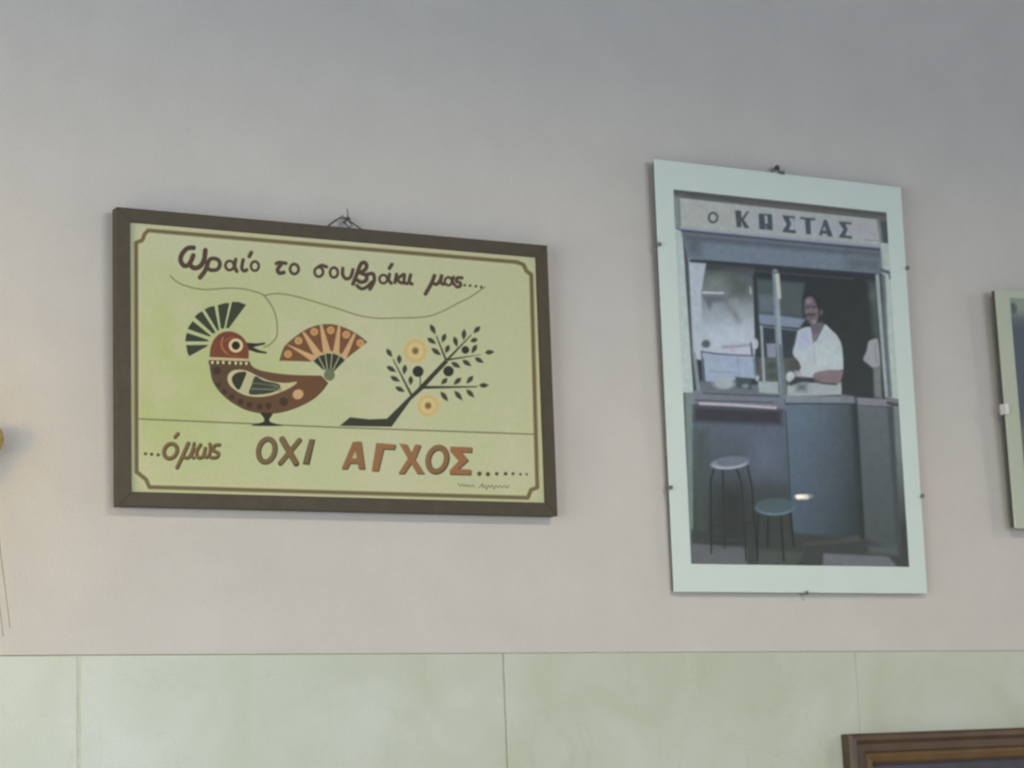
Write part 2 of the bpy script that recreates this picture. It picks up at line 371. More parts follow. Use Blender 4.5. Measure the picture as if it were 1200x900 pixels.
S(r4((262, 118), (262, 155), (282, 178), (308, 168), (322, 125)), 3.2); S(r4((322, 208), (345, 150), (368, 92), (392, 84), (402, 105), (390, 128), (365, 142), (398, 158), (400, 186), (370, 198), (345, 185)), 3.6)
S(r4((405, 152), (440, 150), (446, 190), (422, 238)), 3.4); S(r4((432, 198), (400, 228), (370, 236), (345, 218)), 3.2)
P.ring(*r4((500, 180))[0], 4.6, 4.9, 3.1, h1); S(r4((536, 152), (532, 185), (546, 204)), 3.1); S(r4((550, 94), (536, 116)), 3.4, sm=False)
S(r4((578, 152), (568, 200)), 3.2, sm=False); S(r4((618, 152), (585, 178), (600, 200), (625, 202)), 3.); S(r4((625, 155), (622, 195), (640, 206)), 3.); S(r4((660, 155), (652, 195), (668, 208)), 3.2)
S(r4((800, 160), (782, 205), (748, 266)), 3.6); S(r4((790, 202), (812, 210), (832, 188), (842, 160)), 3.2); S(r4((842, 162), (838, 198), (852, 210)), 3.1)
P.ring(*r4((882, 192))[0], 4.2, 4.7, 3.1, h1); S(r4((912, 168), (906, 195), (918, 212)), 3.)
S(r4((962, 172), (936, 172), (930, 192), (952, 202), (950, 222), (930, 224)), 3.)
for q in ((978, 215), (1010, 217), (1044, 221), (1076, 226)): P.dot(*r4(q)[0], 1.7, 1.6, h1)
# slogan below the ground line: letters with a darker edge
def G(P_, w, c=(140, 108, 68), e=(84, 72, 48), sm=False):
    Q = smooth(P_, 5) if sm else P_
    P.line([(a + .7, b + .8) for a, b in Q], w, e, 1.1); return lambda: P.line(Q, w - 1.6, c, 1.2)
def flush(L):
    for f in L: f()
r5 = T(160, 495, 5.217); r6 = T(390, 500, 4.8)
def ell(f, cx, cy, rx, ry, sl=0): return f(*[(cx + rx * math.cos(k * math.pi / 12) - sl * math.sin(k * math.pi / 12) * ry, cy + ry * math.sin(k * math.pi / 12)) for k in range(25)])
br = (128, 104, 62); gy = (122, 104, 66)
for q in ((60, 187), (97, 190), (137, 194)): P.dot(*r5(q)[0], 2.0, 1.9, (92, 80, 50))
flush([G(ell(r5, 210, 168, 40, 45, .15), 4.8, br), G(r5((255, 62), (238, 82)), 4.4, br), G(r5((318, 122), (285, 195), (250, 268)), 4.8, br, sm=True), G(r5((288, 205), (318, 208), (342, 170), (354, 122)), 4.2, br, sm=True),
       G(r5((350, 150), (338, 195), (352, 210)), 4.0, br, sm=True), G(r5((392, 130), (368, 175), (380, 208), (408, 200), (422, 152)), 4.4, br, sm=True), G(r5((410, 198), (435, 205), (452, 170), (450, 125)), 4.2, br, sm=True),
       G(r5((508, 130), (478, 136), (474, 165), (502, 182), (492, 206), (458, 208)), 4.2, br, sm=True)])
flush([G(ell(r5, 797, 165, 50, 70, .12), 6.4, gy)])
P.line(r5((895, 100), (980, 248)), 7.4, (84, 72, 48)); P.line(r5((1000, 108), (885, 246)), 6.4, (84, 72, 48)); P.line(r5((894, 98), (975, 240)), 5.4, br); P.line(r5((996, 106), (888, 240)), 4.6, br)
P.poly(r5((1062, 98), (1098, 102), (1062, 258), (1018, 252)), (84, 72, 48)); P.poly(r5((1066, 103), (1088, 106), (1052, 248), (1024, 244)), gy)
e = (84, 68, 46); ab = (152, 108, 68)
def GP(f, *q, c=ab):
    Q = f(*q); P.poly([(a + .8, b + 1.1) for a, b in Q], e); P.poly([(a - .3, b - .2) for a, b in Q], c)
GP(r6, (118, 82), (165, 80), (186, 235), (150, 235), (146, 205), (102, 203), (86, 235), (54, 235), c=(146, 106, 66)); P.poly(r6((130, 135), (140, 175), (112, 175)), (176, 168, 118))
GP(r6, (250, 88), (360, 98), (352, 125), (292, 122), (262, 246), (224, 246))
GP(r6, (380, 92), (425, 98), (448, 145), (470, 98), (502, 100), (470, 180), (522, 262), (480, 262), (446, 205), (408, 262), (374, 262), (428, 178))
flush([G(ell(r6, 592, 180, 52, 68, .12), 7.0, (140, 106, 66), e)])
GP(r6, (668, 110), (790, 114), (788, 142), (732, 140), (770, 185), (715, 236), (786, 240), (782, 268), (664, 266), (664, 245), (716, 190), (666, 135), c=(154, 108, 66))
for q, r_ in (((832, 263), 2.7), ((880, 265), 2.6), ((930, 263), 2.2), ((980, 263), 2.2), ((1022, 263), 1.9), ((1064, 266), 1.6), ((1100, 266), 1.4)): P.dot(*r6(q)[0], r_, r_, (98, 80, 54))
sg = [(710, 318), (722, 332), (735, 322), (742, 334), (752, 324), (760, 336), (772, 326), (780, 336), (792, 326), (806, 338)]
P.line(r6(*sg), .9, (90, 82, 62), 1.1, .9)
sg = [(832, 340), (850, 318), (852, 342), (866, 328), (872, 352), (884, 328), (892, 340), (904, 326), (914, 350), (926, 328), (938, 342), (950, 330), (962, 342), (975, 330), (985, 344), (998, 330)]
P.line(r6(*sg), .9, (90, 82, 62), 1.1, .9)
# bird
g = (64, 74, 54); r7 = T(195, 335, 10.); r8 = T(235, 410, 7.5); rT = T(320, 365, 10.)
lite = (172, 184, 138)
for q in ([(778, 178), (860, 180), (942, 212), (738, 490), (703, 482)], [(610, 218), (680, 196), (750, 190), (685, 495), (645, 488)], [(455, 268), (510, 240), (572, 225), (628, 505), (608, 518)],
          [(340, 356), (380, 315), (428, 290), (588, 535), (553, 552)], [(258, 496), (285, 448), (320, 405), (528, 570), (522, 588)], [(230, 642), (236, 590), (250, 540), (495, 622), (500, 642)], [(240, 685), (495, 683), (485, 700), (278, 815), (255, 775)]):
    P.poly(r7(*q), g, 1.1)
for q in ([(760, 170), (690, 505)], [(583, 215), (634, 495)], [(430, 260), (598, 540)], [(328, 385), (545, 575)], [(248, 515), (510, 610)], [(235, 660), (505, 660)]): P.line(r7(*q), 1.5, lite, 1.1, .9)
head = smooth(r7((515, 825), (525, 720), (560, 632), (620, 562), (700, 528), (785, 530), (865, 565), (925, 620), (962, 690), (975, 770), (970, 845)), 4)
P.poly(head, (130, 72, 46), 1.2); P.poly(smooth(r7((560, 640), (620, 570), (700, 535), (785, 535), (865, 572), (900, 640), (760, 600), (650, 640)), 4), (120, 66, 52), 3, .6)
P.line(smooth(r7((672, 595), (652, 665), (672, 735), (720, 785)), 5), 1.6, (182, 118, 70), 1.2); P.line(smooth(r7((690, 640), (740, 600), (800, 590)), 5), 1.4, (160, 100, 66), 1.4, .7)
P.line(smooth(r7((720, 790), (780, 815), (850, 810)), 5), 1.4, (160, 96, 60), 1.4, .7)
P.dot(*r7((822, 690))[0], 8.4, 8.2, (202, 184, 136)); P.dot(*r7((822, 690))[0], 4.9, 5.0, (62, 54, 44)); P.dot(*r7((822, 690))[0], 3.4, 3.5, (44, 46, 38))
P.poly(r7((948, 655), (1060, 664), (1165, 655), (1168, 676), (1080, 695), (1025, 712), (1100, 745), (1182, 765), (1184, 786), (1080, 776), (972, 742)), (60, 52, 44), 1.2)
body = smooth(r8((430, 86), (452, 130), (502, 165), (600, 190), (800, 215), (1070, 222)), 4) + smooth(r8((1128, 285), (1080, 352), (1000, 425), (880, 490), (750, 535), (620, 555), (500, 545), (380, 510), (260, 440), (170, 355), (115, 270), (92, 170), (84, 76)), 4)
def bodyc(x, y):
    t = np.clip((x - 250) / 110, 0, 1)[:, None]; return lin((98, 78, 56)) * (1 - t) + lin((116, 80, 50)) * t
P.poly(body, (76, 58, 42), 1.2); P.poly([(246.8 + (a - 246.8) * .99 + .2, b - .15) for a, b in body], bodyc, 2.2)
P.line(r8((88, 75), (432, 88)), 1.8, (196, 166, 122), 1.1); P.line(r8((92, 104), (425, 110)), 4.2, (78, 66, 50), 1.4)
for q in ((110, 103), (157, 104), (206, 104), (262, 107), (315, 109), (360, 111), (408, 112)): P.dot(*r8(q)[0], 1.7, 2.0, (192, 182, 136))
wing = smooth(r8((243, 240), (262, 195), (310, 170), (380, 170), (442, 190), (540, 238), (640, 272), (760, 284), (852, 275), (800, 322), (700, 368), (600, 398), (500, 407), (400, 392), (320, 352), (260, 300)), 4, True)
P.poly(wing, (186, 176, 132), 1.1)
P.poly(smooth(r8((280, 250), (302, 208), (350, 188), (412, 200), (350, 342), (300, 305)), 3, True), (62, 64, 48), 1.1)
P.poly(r8((412, 198), (482, 215), (425, 385), (348, 352)), (174, 174, 134), 1.1)
P.poly(smooth(r8((487, 224), (560, 262), (690, 292), (702, 330), (640, 368), (530, 386), (432, 380), (455, 300)), 3, True), (70, 78, 62), 1.1)
P.line(r8((470, 285), (690, 312)), .9, (120, 126, 98), 1.1); P.line(r8((455, 335), (660, 342)), 1.2, (130, 136, 106), 1.1); P.line(r8((640, 300), (700, 340)), 4.5, (108, 112, 88), 3, .6)
P.dot(*r8((862, 384))[0], 6.4, 5.6, (194, 154, 112), ang=-25)
for q, rr in (((735, 450), 5.2), ((603, 485), 3.8), ((525, 492), 3.8), ((437, 476), 3.8), ((355, 450), 3.8), ((280, 407), 3.6), ((215, 360), 3.4), ((165, 298), 3.), ((150, 175), 5.)): P.dot(*r8(q)[0], rr, rr, (78, 60, 44), 1.6, .85)
P.poly(smooth(r8((535, 548), (637, 552), (612, 600), (618, 626), (665, 642), (720, 662), (455, 660), (520, 638), (562, 622), (560, 590)), 3, True), (60, 52, 42), 1.1)
# tail
fan = rT(*smooth([(85, 568), (130, 430), (190, 355), (330, 245), (440, 185), (560, 150), (700, 145), (830, 178), (960, 240), (1050, 300), (1108, 352)], 4)) + rT((865, 545), (740, 480), (600, 480), (450, 578))
P.poly(fan, (126, 84, 52), 1.2); P.line(fan[:41], 1.2, (88, 66, 46), 1.3, .7)
ry = (194, 156, 110)
for q in ([(160, 375), (200, 385), (520, 520), (465, 580), (340, 490)], [(345, 228), (378, 232), (590, 495), (505, 545)], [(553, 140), (582, 142), (690, 480), (596, 490)], [(768, 155), (798, 160), (782, 500), (704, 485)], [(952, 245), (980, 255), (862, 555), (800, 515)]):
    P.poly(rT(*q), ry, 1.1)
P.line(rT((470, 545), (540, 500), (640, 468), (720, 470), (800, 500), (850, 540)), 3.2, (184, 160, 116), 2, .8)
for q in ((182, 490), (305, 333), (490, 228), (683, 210), (865, 262), (1030, 360)): P.dot(*rT(q)[0], 4.6, 4.5, (192, 146, 88), 1.2); P.dot(*rT(q)[0], 2.6, 2.6, (176, 128, 74), 2.5, .6)
P.poly(rT((480, 572), (545, 515), (640, 482), (720, 485), (800, 518), (852, 560), (725, 690), (590, 672)), (58, 66, 50), 1.1)
for q in ([(545, 530), (620, 680)], [(618, 480), (645, 670)], [(698, 480), (682, 670)], [(785, 515), (712, 670)]): P.line(rT(*q), 1.2, (160, 164, 120), 1.1)
P.dot(*rT((668, 735))[0], 6.4, 6.8, (112, 120, 84), 1.3)
# branch, leaves, berries, flowers
z4 = T(380, 400, 4.2857); rB = T(440, 370, 6.92); dk = (64, 68, 52)
P.poly(z4((80, 421), (108, 398), (132, 378), (230, 388), (318, 385), (480, 225), (540, 160), (612, 86), (628, 100), (560, 172), (500, 238), (440, 290), (342, 426), (210, 424)), dk, 1.1)
def taper(p, q, w0, w1):
    (a, b), (c, d) = rB(p, q); l = math.hypot(c - a, d - b); nx, ny = -(d - b) / l, (c - a) / l
    P.poly([(a + nx * w0, b + ny * w0), (c + nx * w1, d + ny * w1), (c - nx * w1, d - ny * w1), (a - nx * w0, b - ny * w0)], dk, 1.1)
taper((302, 645), (148, 345), 1.4, .6); taper((370, 590), (370, 480), .8, .6); taper((370, 575), (835, 570), 1.9, .7); taper((580, 355), (500, 155), 1.3, .7)
taper((585, 355), (785, 148), 1.5, .6); taper((595, 350), (865, 308), 1.2, .3)
LV = '450 60 495 145,425 172 500 222,460 255 540 315,575 135 548 212,605 228 575 298,645 158 670 248,728 100 722 192,858 78 802 135,838 182 775 200,830 225 788 300,895 292 975 285,812 332 888 375,712 352 788 402,620 370 700 415,592 498 540 552,705 495 640 555,802 480 745 545,848 558 930 558,745 592 812 658,648 602 715 682,535 608 598 690,95 260 142 330,198 308 200 388,248 388 238 472,292 480 292 558,95 402 175 450,125 485 208 528,165 570 245 610'
for s_ in LV.split(','):
    a0, b0, a1, b1 = map(float, s_.split()); (a, b), (c, d) = rB((a0, b0), (a1, b1)); l = math.hypot(c - a, d - b); nx, ny = -(d - b) / l * 2.9, (c - a) / l * 2.9; mx, my = (a + c) / 2, (b + d) / 2
    P.poly([(a, b), ((a + mx) / 2 + nx * .8, (b + my) / 2 + ny * .8), (mx + nx, my + ny), ((c + mx) / 2 + nx * .6, (d + my) / 2 + ny * .6), (c, d), ((c + mx) / 2 - nx * .6, (d + my) / 2 - ny * .6), (mx - nx, my - ny), ((a + mx) / 2 - nx * .8, (b + my) / 2 - ny * .8)], (70, 74, 58), 1.2)
for q, rr in (((352, 445), 6.5), ((600, 443), 6.2), ((737, 270), 4.6)): P.dot(*rB(q)[0], rr, rr, (56, 60, 48), 1.2)
for q, rr in (((330, 278), 14.2), ((434, 724), 13.2)):
    cx, cy = rB(q)[0]; P.dot(cx, cy, rr + 1, rr + 1, (190, 180, 126), 6, .6); P.dot(cx, cy, rr * .93, rr * .96, (192, 168, 104), 2.6); P.dot(cx, cy, rr * .66, rr * .68, (196, 184, 132), 4)
    for k in range(20):
        t = k * math.pi / 10; P.line([(cx + 4.5 * math.cos(t), cy + 4.5 * math.sin(t)), (cx + rr * .8 * math.cos(t), cy + rr * .8 * math.sin(t))], .5, (190, 160, 98), 1.2, .55)
    P.dot(cx, cy, 5, 5, (196, 160, 98), 1.5); P.dot(cx, cy, 3.4, 3.6, (136, 100, 62), 1.4)
g_ = P.I @ np.array([.3, .5, .2]); P.I = P.I * .95 + g_[:, None] * .05
P.I *= (np.clip(g_ / .40, .05, 1) ** .22)[:, None]
P.I *= (1 + .06 * (np.random.RandomState(5).rand(len(P.X)) - .5) + .05 * (vnoise(P.X, P.Y, 2.2, 9) - .5))[:, None]
P.build('printed_sheet', poster, .0045, ink_mat('matt_poster_print', .6, .3))
# hanging wire and nail
M_wire = mat('dull_steel_wire', (.09, .09, .1), rough=.5, metal=.6)
iv = MA.inverted(); L_ = lambda q: iv @ Vector(q)
b = bmesh.new()
tube(b, [L_(q) for q in ((.345, -.0095, 1.952), (.352, -.0095, 1.964), (.361, -.010, 1.972), (.370, -.010, 1.978), (.380, -.011, 1.9772), (.392, -.010, 1.971), (.403, -.0095, 1.965), (.412, -.0095, 1.953))], .0010, 6)
tube(b, [L_(q) for q in ((.366, -.009, 1.975), (.373, -.013, 1.9805), (.382, -.014, 1.974), (.389, -.010, 1.969), (.384, -.009, 1.966), (.377, -.010, 1.972))], .0008, 6)
tube(b, [L_(q) for q in ((.380, -.011, 1.977), (.3815, -.013, 1.985), (.379, -.015, 1.991))], .0007, 5)
obj('hanging_wire', b, M_wire, poster, True)
b = bmesh.new(); Mn = Matrix.Translation((.380, 0, 1.9755)) @ Matrix.Rotation(R(90), 4, 'X')
r = lathe(b, [(.0012, -.01), (.0012, .016), (.003, .0165), (.003, .0178), (.0005, .0182)], 10, Mn); b.faces.new(r[-1])
nail = obj('nail', b, mat('grey_steel_nail', (.12, .12, .12), rough=.4, metal=.8), None, True); tag(nail, 'small grey nail holding the wire of the bird poster', 'nail')

# ============================================================ clip frames
M_board = mat('hardboard_backing', (.1, .085, .07), rough=.9, noise=.1)
M_mat = mat('white_mount_card', alb(202, 214, 208), rough=.85, noise=.015, nscale=30)
M_clip = mat('steel_clip', (.28, .28, .29), rough=.35, metal=.85)
M_edge = mat('glass_edge', alb(120, 135, 128), rough=.2)
def clip_bm(hz=False, s=1):
    b = bmesh.new(); w, d = .005 * s, .006 * s
    for a, c in (((-w, -.0028, -.0005), (w, -.0018, d)), ((-w, -.0028, -.0018), (w, .010, -.0008)), ((-w * .6, -.0034, d - .002), (w * .6, -.0018, d))): box(b, a, c, .0002)
    return b
def clip(parent, x, z, ang, m=None, s_=1.):
    o = obj('clip', clip_bm(s=s_), m or M_clip, parent); o.matrix_parent_inverse = Matrix(); o.location = (x, 0, z); o.rotation_euler = (0, R(ang), 0); return o
WB, HB = .46433, .64919
MB_ = frame_matrix(.88153, 1.46529, .194, 1.0626, .012)
photo = thing('clip_framed_photograph', 'tall white-mounted photograph of a food kiosk under glass, hung right of the bird poster', 'picture', MB_)
bx('backing_board', (.003, .004, .003), (WB - .003, .010, HB - .003), M_board, photo, .0008)
bx('mount_card', (.0012, .0022, .0012), (WB - .0012, .004, HB - .0012), M_mat, photo)
b = bmesh.new(); box(b, (0, 0, 0), (WB, .0018, HB), .0005); obj('glass_pane', b, M_glass, photo)
# uv of traced picture corners is found through the frame's own homography
Q = Print([(766, 186), (1056, 218), (1088, 697), (789, 694)], [(0, HB), (WB, HB), (WB, 0), (0, 0)], 0, WB, 0, HB, 60, 60, (0, 0, 0))
def uv(px, py):
    A = np.stack([Q.X, Q.Y], 1); k = np.argmin(((A - (px, py)) ** 2).sum(1)); u0, v0 = Q.u.ravel()[k], Q.v.ravel()[k]
    idx = np.argsort(((A - (px, py)) ** 2).sum(1))[:12]; B = np.c_[A[idx], np.ones(12)]
    return float(np.array([px, py, 1]) @ np.linalg.lstsq(B, Q.u.ravel()[idx], rcond=None)[0]), float(np.array([px, py, 1]) @ np.linalg.lstsq(B, Q.v.ravel()[idx], rcond=None)[0])
c4 = [uv(790, 220), uv(1039.5, 250.8), uv(1064.7, 667), uv(808.7, 657.7)]
u0 = (c4[0][0] + c4[3][0]) / 2; u1 = (c4[1][0] + c4[2][0]) / 2; v1 = (c4[0][1] + c4[1][1]) / 2; v0 = (c4[2][1] + c4[3][1]) / 2
P = Print([(790, 220), (1039.5, 250.8), (1064.7, 667), (808.7, 657.7)], [(u0, v1), (u1, v1), (u1, v0), (u0, v0)], u0, u1, v0, v1, 400, 640, (84, 90, 92))
p3 = T(790, 290, 8.571); p4 = T(800, 380, 8.571); p5 = T(900, 310, 7.5); p6 = T(900, 390, 7.5)
# head strip and sign
P.poly([(788, 216), (1042, 248), (1044, 262), (788, 232)], (112, 112, 106), 1.5)
P.line([(792, 223), (1040, 254)], 3.5, (92, 92, 90), 3); P.line([(800, 229), (1036, 259)], 2, (104, 102, 98), 2, .7); P.line([(806, 226), (870, 235)], 3, (84, 86, 92), 2, .6)
P.poly([(788, 226), (797, 230), (799, 268), (790, 262)], (132, 142, 142), 2)
P.poly([(797, 230), (1030, 259), (1034, 290), (799, 266)], (178, 182, 178), 1.6)
P.poly([(880, 245), (1030, 262), (1033, 286), (880, 270)], (176, 178, 184), 8, .7)
P.line([(799, 265), (920, 279), (1034, 291)], 3.6, (164, 168, 186), 2.4, .9); P.line([(1029, 258), (1034, 290)], 3, (130, 134, 134), 2, .8)
P.line([(798, 268.5), (920, 283), (1032, 294.5)], 3, (82, 88, 98), 2.4)
ik = (82, 92, 100)
s1 = T(760, 180, 7.5); s2 = T(910, 180, 7.5)
P.ring(*s1((571, 552))[0], 5.0, 5.6, 2.6, ik, soft=1.3)
def LT(f, *q): P.poly(f(*q), ik, 1.3)
LT(s1, (762, 490), (818, 495), (822, 560), (868, 500), (888, 505), (842, 575), (892, 650), (845, 650), (818, 590), (820, 640), (778, 640))
LT(s1, (970, 522), (1088, 530), (1096, 672), (975, 660)); P.poly(s1((1022, 540), (1046, 542), (1050, 612), (1028, 612)), (178, 182, 182), 1.2); P.line(s1((1030, 630), (1044, 672)), 1, (150, 154, 156), 1.2)
LT(s2, (52, 540), (165, 552), (160, 585), (150, 570), (112, 566), (132, 618), (112, 668), (150, 672), (168, 668), (172, 705), (58, 690), (60, 670), (92, 620), (60, 560))
LT(s2, (210, 558), (345, 572), (342, 592), (302, 590), (306, 712), (262, 710), (252, 582), (212, 578))
LT(s2, (420, 585), (445, 588), (500, 738), (455, 735), (446, 712), (405, 708), (402, 725), (376, 722)); P.poly(s2((422, 640), (440, 680), (408, 680)), (168, 172, 176), 1.2)
LT(s2, (550, 602), (662, 612), (660, 640), (648, 630), (610, 628), (630, 675), (608, 725), (650, 732), (664, 730), (668, 758), (552, 746), (556, 730), (592, 675), (556, 622))
P.line(s2((782, 766), (850, 776)), 1.0, (130, 134, 138), 1.5, .8); P.line(s2((860, 770), (905, 778)), 1.0, (140, 144, 146), 1.5, .7)
# side walls beside the kiosk
P.poly([(786, 262), (800, 270), (812, 458), (796, 457)], (186, 200, 198), 1.6); P.line([(793, 232), (798, 455)], 1, (168, 182, 182), 2, .5)
P.poly([(1032, 286), (1046, 288), (1057, 470), (1042, 472)], (184, 196, 190), 2)
# shutter box
P.poly([(800, 270), (1032, 296), (1034, 323), (806, 301)], (122, 136, 150), 1.8); P.poly([(800, 271), (1032, 297), (1033, 304), (803, 280)], (98, 106, 116), 5, .8)
P.poly([(800, 272), (826, 276), (824, 302), (806, 300)], (100, 110, 118), 6, .5); P.poly([(990, 300), (1034, 305), (1034, 322), (990, 318)], (104, 116, 124), 8, .6)
P.line([(1033, 318), (1044, 322), (1044, 327)], 4, (92, 104, 114), 2)
# dark interior
P.poly([(806, 302), (1034, 324), (1041, 470), (813, 456)], (54, 60, 60), 1.5)
def mixv(a, b, y0, y1): return lambda x, y: lin(a) * (1 - np.clip((y - y0) / (y1 - y0), 0, 1)[:, None]) + lin(b) * np.clip((y - y0) / (y1 - y0), 0, 1)[:, None]
P.poly([(826, 304), (884, 310), (884, 420), (814, 416), (822, 340)], mixv((72, 78, 76), (176, 188, 200), 312, 385), 2)
P.poly([(828, 318), (856, 320), (850, 342), (826, 340)], (128, 140, 134), 10, .55); P.poly([(852, 320), (882, 322), (882, 352), (852, 350)], (98, 104, 100), 10, .6)
P.poly([(807, 301), (828, 304), (822, 340), (823, 420), (812, 418)], (180, 190, 202), 2.2)
P.line([(824, 341), (847, 342)], 2.2, (198, 202, 208), 1.6)
P.poly([(822, 343.5), (850, 345), (853, 352), (836, 353), (832, 362)], (110, 114, 126), 4, .85); P.line([(848, 348), (858, 362), (866, 376)], 6, (122, 128, 134), 6, .8)
P.dot(860, 355, 6, 7, (152, 158, 158), 6, .6); P.poly([(824, 380), (882, 378), (884, 412), (823, 412)], (186, 198, 210), 14, .7)
P.line([(879, 336), (880, 343)], 1.6, (186, 192, 188), 1.6)
P.poly([(886, 326), (942, 332), (940, 372), (888, 366)], (88, 100, 102), 5); P.poly([(888, 344), (910, 346), (912, 366), (890, 365)], (108, 120, 132), 5, .8)
P.poly([(888, 367), (912, 369), (944, 374), (936, 386), (890, 380)], (134, 148, 168), 3, .9); P.line([(888, 379), (936, 385)], 1.4, (64, 70, 78), 1.4); P.line([(890, 381.5), (934, 387.5)], 1.4, (128, 142, 156), 1.6, .8)
P.poly([(893, 384), (936, 389), (930, 424), (894, 420)], (62, 70, 78), 2)
P.line([(884.5, 322), (888, 420)], 5, (60, 66, 70), 2.2)
P.poly([(898, 402), (909, 402), (909, 419), (899, 418)], (142, 152, 168), 2)
P.poly([(888, 418), (938, 420), (940, 436), (924, 458), (888, 452)], (96, 104, 100), 3); P.dot(930, 428, 9, 8, (86, 88, 86), 4, .8); P.dot(903, 428, 5, 4, (74, 82, 82), 4, .8); P.dot(905, 440, 7, 4, (76, 84, 84), 4, .7)
P.line([(892, 382), (895, 448)], 3, (164, 174, 182), 1.8, .9)
# vitrine
P.poly([(824, 413), (884, 417), (886, 442), (858, 444), (842, 452), (826, 444)], (162, 176, 198), 2)
P.poly([(820, 444), (888, 450), (914, 458), (916, 464), (818, 457)], (112, 118, 128), 3)
P.poly([(861, 440), (880, 442), (880, 455), (863, 453)], (78, 92, 98), 2.2); P.dot(873, 451, 4, 2.4, (144, 156, 164), 2, .8); P.dot(848, 447, 12, 7, (168, 182, 186), 4); P.line([(829, 433), (862, 435)], .9, (112, 130, 160), 1.5, .7)
P.line([(864, 417), (866, 440)], .9, (128, 142, 168), 1.5, .7); P.line([(884, 420), (886, 444)], 4, (104, 116, 122), 3, .8)
P.line([(822, 410), (840, 413), (884, 416)], 2, (88, 98, 134), 1.8); P.line([(822, 410), (824, 446)], 2, (92, 108, 132), 2)
P.line([(813, 412), (818, 455)], 4.5, (138, 150, 160), 2.4); P.line([(810.5, 412), (814.5, 456)], 1.6, (78, 88, 92), 1.8)
P.dot(827, 401, 5.2, 4.6, (88, 98, 104), 3); P.line([(847, 405), (862, 405), (880, 403)], 3.6, (164, 160, 178), 2.4); P.poly([(853, 407), (879, 406), (880, 414), (853, 413)], (190, 192, 208), 2)
P.line([(880, 401), (881, 414)], 2.2, (66, 72, 92), 1.5); P.dot(884.5, 402, 3.8, 6, (188, 194, 206), 2)
P.poly([(888, 446), (911, 447), (912, 461), (889, 459)], (164, 178, 180), 2); P.dot(887, 442, 2, 3, (180, 190, 196), 2)
# mullion
P.line([(908.5, 318), (912, 400), (917, 464)], 6.6, (136, 150, 160), 2); P.line([(911, 322), (913, 348)], 4.6, (198, 204, 194), 2); P.line([(911, 350), (914, 405)], 4, (156, 168, 182), 2.4)
P.line([(914.5, 405), (918, 462)], 4.8, (110, 124, 130), 3, .8)
# hatch head rail
P.line([(810, 303.5), (900, 312), (1033, 325)], 4, (58, 62, 72), 2.4); P.line([(850, 313), (1000, 328)], 1.6, (88, 86, 96), 2.4, .8)
# right side
P.poly([(1017, 330), (1030, 332), (1032, 402), (1024, 396)], (88, 98, 98), 6, .7); P.dot(1023, 347, 4, 7, (104, 116, 112), 4, .6)
P.poly(smooth(p6((838, 242), (868, 170), (885, 90), (940, 66), (968, 85), (985, 300), (930, 320), (880, 285)), 3, True), (164, 166, 170), 2.4); P.line(p6((940, 110), (950, 280)), 2.5, (140, 140, 146), 4, .7)
P.poly(p6((925, 320), (990, 300), (1000, 590), (935, 575)), (122, 130, 132), 3)
P.line([(1028.5, 325), (1034, 400), (1039, 466)], 4.2, (166, 176, 176), 2); P.line([(1035.5, 326), (1038.5, 400), (1043, 466)], 4.6, (108, 120, 126), 2.4)
# person in a white shirt behind the counter
P.poly(p6((168, 455), (250, 430), (430, 445), (640, 440), (645, 550), (160, 560)), (168, 178, 180), 2.2); P.poly(p6((240, 440), (350, 430), (340, 520), (240, 520)), (110, 118, 122), 5, .7)
P.poly(smooth(p5((262, 585), (300, 562), (372, 552), (400, 600), (470, 560), (500, 530), (560, 585), (612, 640), (650, 740), (660, 920)), 3) + p6((655, 330), (540, 345), (402, 362), (400, 395), (300, 395), (262, 375), (288, 300), (268, 250), (222, 200), (215, 165), (240, 90)), (188, 198, 204), 1.8)
P.poly(p5((262, 590), (300, 565), (370, 560), (385, 700), (300, 760), (230, 740)), (178, 186, 208), 5, .7); P.poly(p5((420, 700), (600, 700), (640, 850), (430, 880)), (190, 204, 204), 8, .7)
P.line(p5((388, 640), (400, 720), (410, 850)), 1.2, (160, 170, 182), 2.5, .7)
P.poly(p5((372, 520), (480, 510), (492, 545), (430, 665), (395, 690), (382, 600)), (112, 104, 116), 2); P.poly(p5((395, 600), (450, 610), (420, 672), (396, 675)), (140, 138, 156), 4, .6)
f7 = T(920, 330, 12.86)
P.poly(smooth(f7((285, 190), (340, 165), (420, 175), (480, 215), (520, 300), (530, 380), (528, 450), (505, 520), (470, 560), (420, 560), (350, 520), (310, 450), (272, 400), (258, 280)), 3, True), (52, 54, 56), 2)
P.poly(smooth(f7((292, 300), (345, 236), (415, 240), (458, 320), (495, 420), (505, 500), (490, 590), (440, 650), (385, 640), (335, 580), (298, 480)), 3, True), (120, 108, 114), 2.6)
P.dot(*f7((358, 300))[0], 3.4, 3.2, (146, 140, 152), 3, .8); P.dot(*f7((350, 385))[0], 3.2, 1.2, (76, 70, 76), 1.6, .9); P.dot(*f7((440, 385))[0], 3., 1.2, (72, 68, 74), 1.6, .9)
P.line(f7((392, 395), (385, 450)), 1.4, (150, 138, 148), 1.6, .7); P.dot(*f7((345, 450))[0], 2.2, 2, (134, 124, 136), 2.4, .7); P.dot(*f7((460, 445))[0], 2.2, 2, (134, 124, 134), 2.4, .7)
P.line(smooth(f7((318, 520), (350, 498), (390, 505), (445, 500)), 3), 2.6, (72, 64, 72), 1.8); P.line(f7((365, 552), (425, 548)), 1, (96, 78, 86), 1.6, .8); P.dot(*f7((435, 608))[0], 2.6, 2.4, (152, 148, 154), 2.6, .8)
P.dot(*f7((545, 470))[0], 1.8, 3.2, (108, 106, 104), 2, .9)
